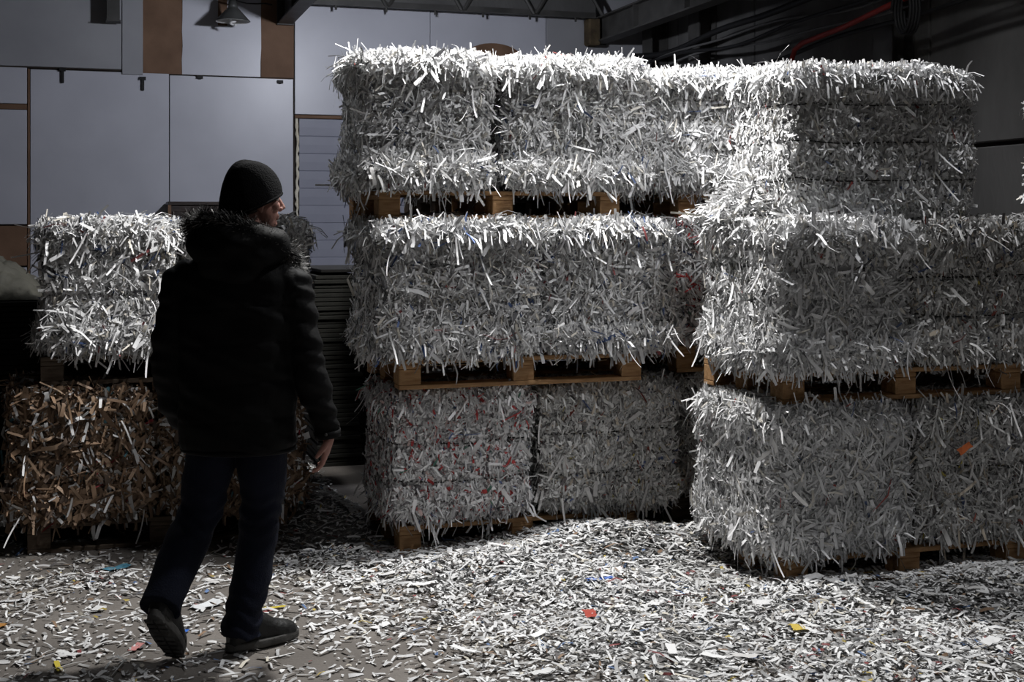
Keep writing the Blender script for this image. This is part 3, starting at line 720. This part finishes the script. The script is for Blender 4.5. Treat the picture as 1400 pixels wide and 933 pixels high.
# dark cabinet on the back wall behind the low stack
e = empty('dark_cabinet', (1.02, 12.95, 0)); tag(e, 'dark wooden cabinet against the white wall behind the man', 'cabinet')
MB().box(-.41, .41, -.2, .21, 0, 1.80, .006).build('cabinet_body', CABWOOD, e); MB().box(-.43, .43, -.22, .22, 1.80, 1.835, .004).build('cabinet_top', CABWOOD, e)
for s in (-1, 1):
    d = MB().box(-.19, .19, -.02, 0, .05, 1.74, .006).build('cabinet_door', CABWOOD, e); d.location = (s * .2, -.2, 0)
    MB().box(-.01, .01, -.045, -.02, .9, 1.05, .003).build('handle', STEEL, d).location = (-s * .15, 0, 0)
MB().box(-.43, -.40, -.235, -.2, 0, 1.80).build('side_post', BROWN, e)

# ------------------------------------------------------------------ the man, built in his own frame: x right, y away from the camera, z up
man = empty('person', (-1.0607 * math.cos(YAW) + 4.95 * math.sin(YAW), 1.0607 * math.sin(YAW) + 4.95 * math.cos(YAW), 0), -YAW)
tag(man, 'man seen from behind in black parka, black knit hat and dark jeans, walking', 'person')

def remesh(mb, voxel, smooth=4, factor=.5, disp=None, deci=0):
    m = mb.mesh('tmp', None)
    bm = bmesh.new(); bm.from_mesh(m); bmesh.ops.recalc_face_normals(bm, faces=bm.faces[:]); bm.to_mesh(m); bm.free()
    o = bpy.data.objects.new('tmp', m); COL.objects.link(o)
    md = o.modifiers.new('r', 'REMESH'); md.mode = 'VOXEL'; md.voxel_size = voxel
    if smooth:
        s = o.modifiers.new('s', 'SMOOTH'); s.iterations = smooth; s.factor = factor
    if deci:
        dm = o.modifiers.new('d', 'DECIMATE'); dm.ratio = deci
    dg = bpy.context.evaluated_depsgraph_get(); dg.update()
    r = bpy.data.meshes.new_from_object(o.evaluated_get(dg))
    bpy.data.objects.remove(o); bpy.data.meshes.remove(m)
    if disp:
        nv = len(r.vertices); co = np.zeros(nv * 3); no = np.zeros(nv * 3)
        r.vertices.foreach_get('co', co); r.vertices.foreach_get('normal', no)
        co = co.reshape(-1, 3); no = no.reshape(-1, 3)
        co = co + no * disp(co)[:, None]
        r.vertices.foreach_set('co', co.ravel())
    r.polygons.foreach_set('use_smooth', [True] * len(r.polygons)); r.update()
    return r
def part(name, mb, mat, voxel=None, parent=man, smooth=4, disp=None, deci=0):
    if voxel:
        m = remesh(mb, voxel, smooth, .5, disp, deci); m.name = name; m.materials.clear(); m.materials.append(mat)
        return obj(name, m, parent)
    return mb.build(name, mat, parent, True)
def ringz(cx, cy, z, a, b, n=28, p=2.4):
    r = []
    for j in range(n):
        t = 2 * math.pi * j / n; c, s = math.cos(t), math.sin(t)
        r.append((cx + a * math.copysign(abs(c) ** (2 / p), c), cy + b * math.copysign(abs(s) ** (2 / p), s), z))
    return r
def fold(co, amp, fx, fy, fz, ph=0.0):
    return amp * np.sin(co[:, 0] * fx + co[:, 1] * fy + co[:, 2] * fz + ph + 1.5 * np.sin(co[:, 2] * fz * .37 + co[:, 0] * 9 + ph))

# body: head, neck, trunk, arms and legs as one continuous skin
PHI = R(33); HC = Vector((.062, .01, 1.745))          # head turned to the right
HF = Vector((math.cos(PHI), math.sin(PHI), -.03)).normalized(); HS = Vector((math.sin(PHI), -math.cos(PHI), 0)); HU = HF.cross(HS) * -1
if HU.z < 0: HU = -HU
HM = Matrix((HF, HS, HU)).transposed()
def hp3(f, s, u): return HC + HF * f + HS * s + HU * u
b = MB()
b.ell(hp3(-.012, 0, .022), (.100, .077, .100), HM)                   # skull
b.ell(hp3(.030, 0, -.042), (.066, .062, .078), HM)                   # face
b.ell(hp3(.046, 0, -.092), (.040, .040, .032), HM)                   # jaw and chin
b.ell(hp3(.078, 0, -.098), (.018, .022, .016), HM)
b.ell(hp3(.082, 0, .018), (.016, .055, .012), HM)                    # brow
for s in (-1, 1):
    b.ell(hp3(.066, s * .040, -.030), (.024, .024, .024), HM)        # cheeks
    b.ell(hp3(-.006, s * .076, -.022), (.020, .009, .034), HM)       # ears
    b.ell(hp3(-.002, s * .076, -.048), (.011, .008, .014), HM)
    b.ell(hp3(.104, s * .011, -.040), (.011, .010, .009), HM)        # nostrils
b.tube([hp3(.086, 0, .012), hp3(.103, 0, -.012), hp3(.118, 0, -.034), hp3(.100, 0, -.046)], [.010, .012, .014, .010], 10)   # nose
b.ell(hp3(.091, 0, -.066), (.012, .026, .006), HM); b.ell(hp3(.089, 0, -.077), (.012, .023, .007), HM)     # lips
b.tube([(.03, -.01, 1.40), (.045, -.005, 1.56), tuple(hp3(-.03, 0, -.05))], [(.066, .066), (.060, .060), (.058, .058)], 16)
b.loft([ringz(0, 0, .84, .15, .10), ringz(0, 0, 1.05, .14, .095), ringz(0, 0, 1.25, .155, .10), ringz(0, 0, 1.40, .16, .095), ringz(.01, 0, 1.50, .09, .07)])
b.tube([(-.15, 0, 1.43), (-.245, -.03, 1.17), (-.25, .07, .93)], [.05, .04, .03], 12)
b.tube([(.15, 0, 1.43), (.262, -.02, 1.17), (.342, .03, .84), (.348, .035, .815)], [.05, .042, .031, .029], 12)
b.tube([(-.10, 0, .88), (-.133, -.02, .54), (-.236, -.235, .22)], [.085, .055, .04], 12)
b.tube([(.095, 0, .88), (.082, .05, .53), (.018, -.02, .10)], [.085, .055, .04], 12)
# right hand, relaxed: palm, four fingers, thumb
b.tube([(.348, .035, .825), (.345, .040, .795), (.336, .048, .762), (.331, .052, .742)], [(.024, .029), (.020, .038), (.017, .043), (.015, .040)], 14)
FING = [((.331, .018, .742), .078), ((.330, .040, .738), .086), ((.331, .062, .738), .080), ((.333, .083, .744), .064)]
for (p, L) in FING:
    p = Vector(p); d1 = Vector((-.30, .05, -.95)).normalized(); d2 = Vector((-.72, .06, -.69)).normalized(); d3 = Vector((-.92, .05, -.38)).normalized()
    b.tube([p - d1 * .02, p, p + d1 * L * .45, p + d1 * L * .45 + d2 * L * .32, p + d1 * L * .45 + d2 * L * .32 + d3 * L * .24], [.0098, .0098, .0090, .0082, .0062], 9)
b.tube([(.345, .012, .800), (.333, -.004, .780), (.318, -.010, .757), (.302, -.006, .738)], [.013, .012, .0105, .007], 9)
part('body', b, SKIN, .0042, smooth=3, deci=.25)
for s in (-1, 1):
    ey = MB().ell(hp3(.078, s * .031, -.002), (.0115, .0115, .0115), HM, 12, 8).build('eye', EYEM, man, True)
    MB().ell(hp3(.0875, s * .031, -.002), (.003, .0055, .0055), HM, 10, 6).build('iris', HAIRM, ey, True)
    MB().tube([hp3(.088, s * .014, .014), hp3(.091, s * .032, .020), hp3(.078, s * .052, .014)], [.003, .0042, .002], 6).build('eyebrow', HAIRM, man, True)
# short hair at the nape and temples
b = MB(); b.ell(hp3(-.045, 0, -.028), (.070, .0755, .060), HM, 24, 14)
part('hair', b, HAIRM, .006, smooth=3)

# knit hat: a dome with a tilted rim and a soft fold at the crown
n, mrg = 40, 18; rings = []
for i in range(mrg + 1):
    t = i / mrg; ph = t * math.pi / 2
    rad = math.cos(ph) ** .74 if i < mrg else .02
    up = math.sin(ph) ** .95
    ring = []
    for j in range(n):
        a = 2 * math.pi * j / n; c, s = math.cos(a), math.sin(a)
        rim = -.040 + .058 * c                                        # lower at the nape, higher on the brow
        fr = .124 * rad * (1.0 - .0 * t); sr = .103 * rad
        u = rim * (1 - up) + (.146 - .010 * c * rad) * up - .008 * math.exp(-((s * rad - .25) / .18) ** 2) * up
        w_ = 1 + .012 * math.sin(a * 5 + t * 4) * (1 - t) + .02 * math.sin(a * 3 + 1) * t
        ring.append(hp3(-.016 + fr * c * w_ - .004 * up, sr * s * w_, u))
    rings.append(ring)
inner = [[p + (HC + HU * .03 - p) * .06 for p in r] for r in rings[:6]]
hat = MB().loft(inner[::-1] + rings, True)
ho = part('knit_hat', hat, KNIT)
b = MB(); rp = []
for j in range(n + 1):
    a = 2 * math.pi * j / n; c, s = math.cos(a), math.sin(a)
    rp.append(hp3(-.016 + .1225 * c, .102 * s, -.040 + .058 * c + .006))
b.tube(rp, .0055, 8, caps=False).build('hat_hem', KNIT, ho, True)

# parka
b = MB()
b.loft([ringz(.004, .0, .775, .212, .150), ringz(.004, 0, .80, .222, .158), ringz(.002, 0, .90, .226, .160), ringz(0, 0, 1.05, .224, .155), ringz(0, 0, 1.20, .232, .155),
        ringz(0, -.005, 1.33, .240, .152), ringz(.002, -.005, 1.43, .226, .142), ringz(.006, -.005, 1.50, .186, .125), ringz(.02, 0, 1.56, .125, .105), ringz(.03, 0, 1.60, .10, .095)])
b.tube([(-.145, -.005, 1.455), (-.205, -.012, 1.405), (-.236, -.022, 1.29), (-.252, -.03, 1.17), (-.256, .00, 1.04), (-.250, .05, .93), (-.225, .10, .87)], [.088, .086, .078, .073, .068, .064, .058], 18)
b.tube([(.150, -.005, 1.455), (.206, -.010, 1.405), (.236, -.018, 1.29), (.256, -.022, 1.17), (.286, -.01, 1.04), (.318, .012, .93), (.338, .027, .855), (.343, .031, .822)], [.088, .086, .077, .071, .066, .060, .055, .051], 18)
def jd(co):
    arm = (np.abs(co[:, 0]) > .235).astype(float)
    d = fold(co, .0035, 14, 6, 34, 1) + fold(co, .003, -22, 10, 21, 4) + fold(co, .0022, 30, 0, 70, 2)
    d += arm * fold(co, .004, 10, 20, 75, 3)
    for z in (.90, 1.04, 1.19, 1.33): d -= (1 - arm) * .003 * np.exp(-((co[:, 2] - z - .01 * np.sin(co[:, 0] * 9)) / .008) ** 2)   # quilting seams
    return d
jk = part('parka', b, JACKET, .0075, smooth=5, disp=jd)
# drawcord hem, cuff and its snap
MB().tube([(.004 + .215 * math.cos(a), .152 * math.sin(a), .778) for a in np.linspace(0, 2 * math.pi, 41)], .010, 8, caps=False).build('hem_band', JACKET, jk, True)
MB().tube([(.3405, .029, .842), (.343, .031, .815)], [.054, .053], 18).build('cuff', JACKET, jk, True)
MB().ell((.345, -.026, .832), (.006, .004, .006), n=10, m=6).build('snap_button', STEEL, jk, True)
# hood lying on the back
b = MB()
b.ell((.01, -.095, 1.555), (.185, .085, .105)); b.ell((-.085, -.055, 1.585), (.095, .09, .085)); b.ell((.115, -.06, 1.555), (.105, .09, .080)); b.ell((.0, -.12, 1.48), (.13, .05, .075))
hd = part('hood', b, JACKET, .0085, smooth=8, disp=lambda co: fold(co, .004, 24, 10, 40, 2) + fold(co, .003, -30, 0, 55, 5))
# fur along the rim of the hood
rim = [(-.135, .07, 1.575), (-.165, .01, 1.615), (-.155, -.05, 1.645), (-.10, -.09, 1.655), (-.02, -.105, 1.652), (.06, -.105, 1.625), (.13, -.09, 1.588), (.185, -.05, 1.548), (.215, .0, 1.505), (.205, .06, 1.455), (.17, .11, 1.42)]
MB().tube(rim, [.022, .030, .036, .034, .032, .032, .034, .034, .032, .026, .018], 12).build('fur_roll', KNIT, hd, True)
g = np.random.default_rng(3); k = 5200
t = g.uniform(0, len(rim) - 1.001, k); i = t.astype(int); fr = (t - i)[:, None]; RP = np.array(rim)
P = RP[i] * (1 - fr) + RP[i + 1] * fr; tan = nrm(RP[i + 1] - RP[i])
rad = nrm(g.normal(0, 1, (k, 3)) + np.array([[0, -.35, .15]])); rad = nrm(rad - tan * np.sum(rad * tan, -1, keepdims=True) * .6)
gv = np.clip(g.gamma(1.2, .055, k), .006, .35)[:, None]
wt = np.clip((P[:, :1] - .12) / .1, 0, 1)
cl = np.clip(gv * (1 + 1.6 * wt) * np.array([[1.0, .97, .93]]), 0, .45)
fur = ribbons(P + rad * .022, rad + tan * g.normal(0, .4, (k, 1)), tan + g.normal(0, .2, (k, 3)), g.uniform(.022, .052, k), g.uniform(.0012, .0024, k), g.normal(0, .9, k), np.zeros(k), cl, K=3, centre=False)
fo = obj('fur_trim', ribbon_mesh('fur_trim', [fur]), hd); fo['kind'] = 'stuff'

# jeans
b = MB()
b.loft([ringz(.0, 0, .95, .17, .12), ringz(0, 0, .86, .185, .130), ringz(0, 0, .79, .188, .132)])
b.tube([(-.088, 0, .86), (-.098, 0, .78), (-.118, -.005, .66), (-.138, -.02, .54), (-.172, -.085, .44), (-.203, -.150, .345), (-.218, -.198, .290), (-.230, -.258, .232)], [(.100, .112), (.098, .110), (.092, .098), (.084, .088), (.082, .085), (.078, .080), (.077, .079), (.078, .082)], 20)
b.tube([(.088, .0, .86), (.092, .01, .78), (.090, .03, .66), (.082, .05, .54), (.068, .04, .42), (.055, .02, .29), (.030, -.012, .17), (.018, -.026, .085), (.016, -.028, .060)], [(.102, .112), (.100, .108), (.092, .097), (.081, .086), (.077, .083), (.073, .080), (.072, .078), (.078, .084), (.080, .086)], 20)
def pd(co):
    low = np.clip((.32 - co[:, 2]) / .25, 0, 1); kn = np.exp(-((co[:, 2] - .53) / .09) ** 2)
    return fold(co, .003, 12, 10, 26, 1) + (.0065 * low + .004 * kn) * np.sin(co[:, 2] * 95 + co[:, 0] * 22 + 2.2 * np.sin(co[:, 0] * 31 + co[:, 1] * 17))
part('jeans', b, JEANS, .007, smooth=4, disp=pd)

# shoes: last, sole with treads, laces
def shoe(loc, yaw, pitch, label):
    """built along +x with the heel at the origin, sole at z 0; pitch lifts the heel about the toe"""
    e = bpy.data.objects.new('shoe', None); link(e, man)
    e.matrix_local = Matrix.Translation(loc) @ Matrix.Rotation(yaw, 4, 'Z') @ Matrix.Rotation(pitch, 4, 'Y') @ Matrix.Translation((-.275, 0, 0))
    e['label'] = label
    sec = [(-.015, .020, .052, .030), (.0, .034, .062, .062), (.04, .039, .075, .085), (.09, .040, .075, .090), (.13, .042, .064, .070), (.18, .047, .050, .048), (.23, .046, .042, .040), (.265, .036, .036, .032), (.285, .016, .030, .020)]
    rings = []
    for x, a, zc, hh in sec:
        rings.append([(x, a * math.cos(2 * math.pi * j / 18), max(.022, zc + hh * math.sin(2 * math.pi * j / 18))) for j in range(18)])
    up = MB().loft(rings).tube([(.035, 0, .09), (.03, 0, .15), (.028, 0, .17)], [(.040, .050), (.040, .050), (.038, .048)], 16)
    m = remesh(up, .005, 4, .5); m.name = 'shoe_upper'; m.materials.clear(); m.materials.append(SHOE); u = obj('shoe_upper', m, e)
    n = 26; out = []
    for j in range(n):
        t = 2 * math.pi * j / n; c, s = math.cos(t), math.sin(t)
        x = .135 + .158 * math.copysign(abs(c) ** .8, c); a = .046 + .007 * math.sin((x - .02) * 11) - .004 * (x < .1)
        out.append((x, a * math.copysign(abs(s) ** .75, s)))
    so = MB().loft([[(x * .99 + .001, y * .97, .006) for x, y in out], [(x, y, .012) for x, y in out], [(x, y, .030) for x, y in out], [(x, y * .95, .036) for x, y in out]]).build('shoe_sole', SOLE, e, True)
    for k in range(9):
        x = .005 + k * .031
        if k == 3: continue
        for s in (-1, 1):
            MB().box(x, x + .020, s * .021 - .017, s * .021 + .017, -.001, .007, .002).build('tread', SOLE, so)
    for k in range(4): MB().tube([(.11 + k * .022, -.028, .112 - k * .013), (.116 + k * .022, 0, .128 - k * .017), (.11 + k * .022, .028, .112 - k * .013)], .003, 6).build('lace', BLACK, u, True)
shoe((.195, .128, .004), R(41), 0, 'planted black shoe')
shoe((-.205, -.135, .012), R(80), R(46), 'lifted black shoe showing its sole')
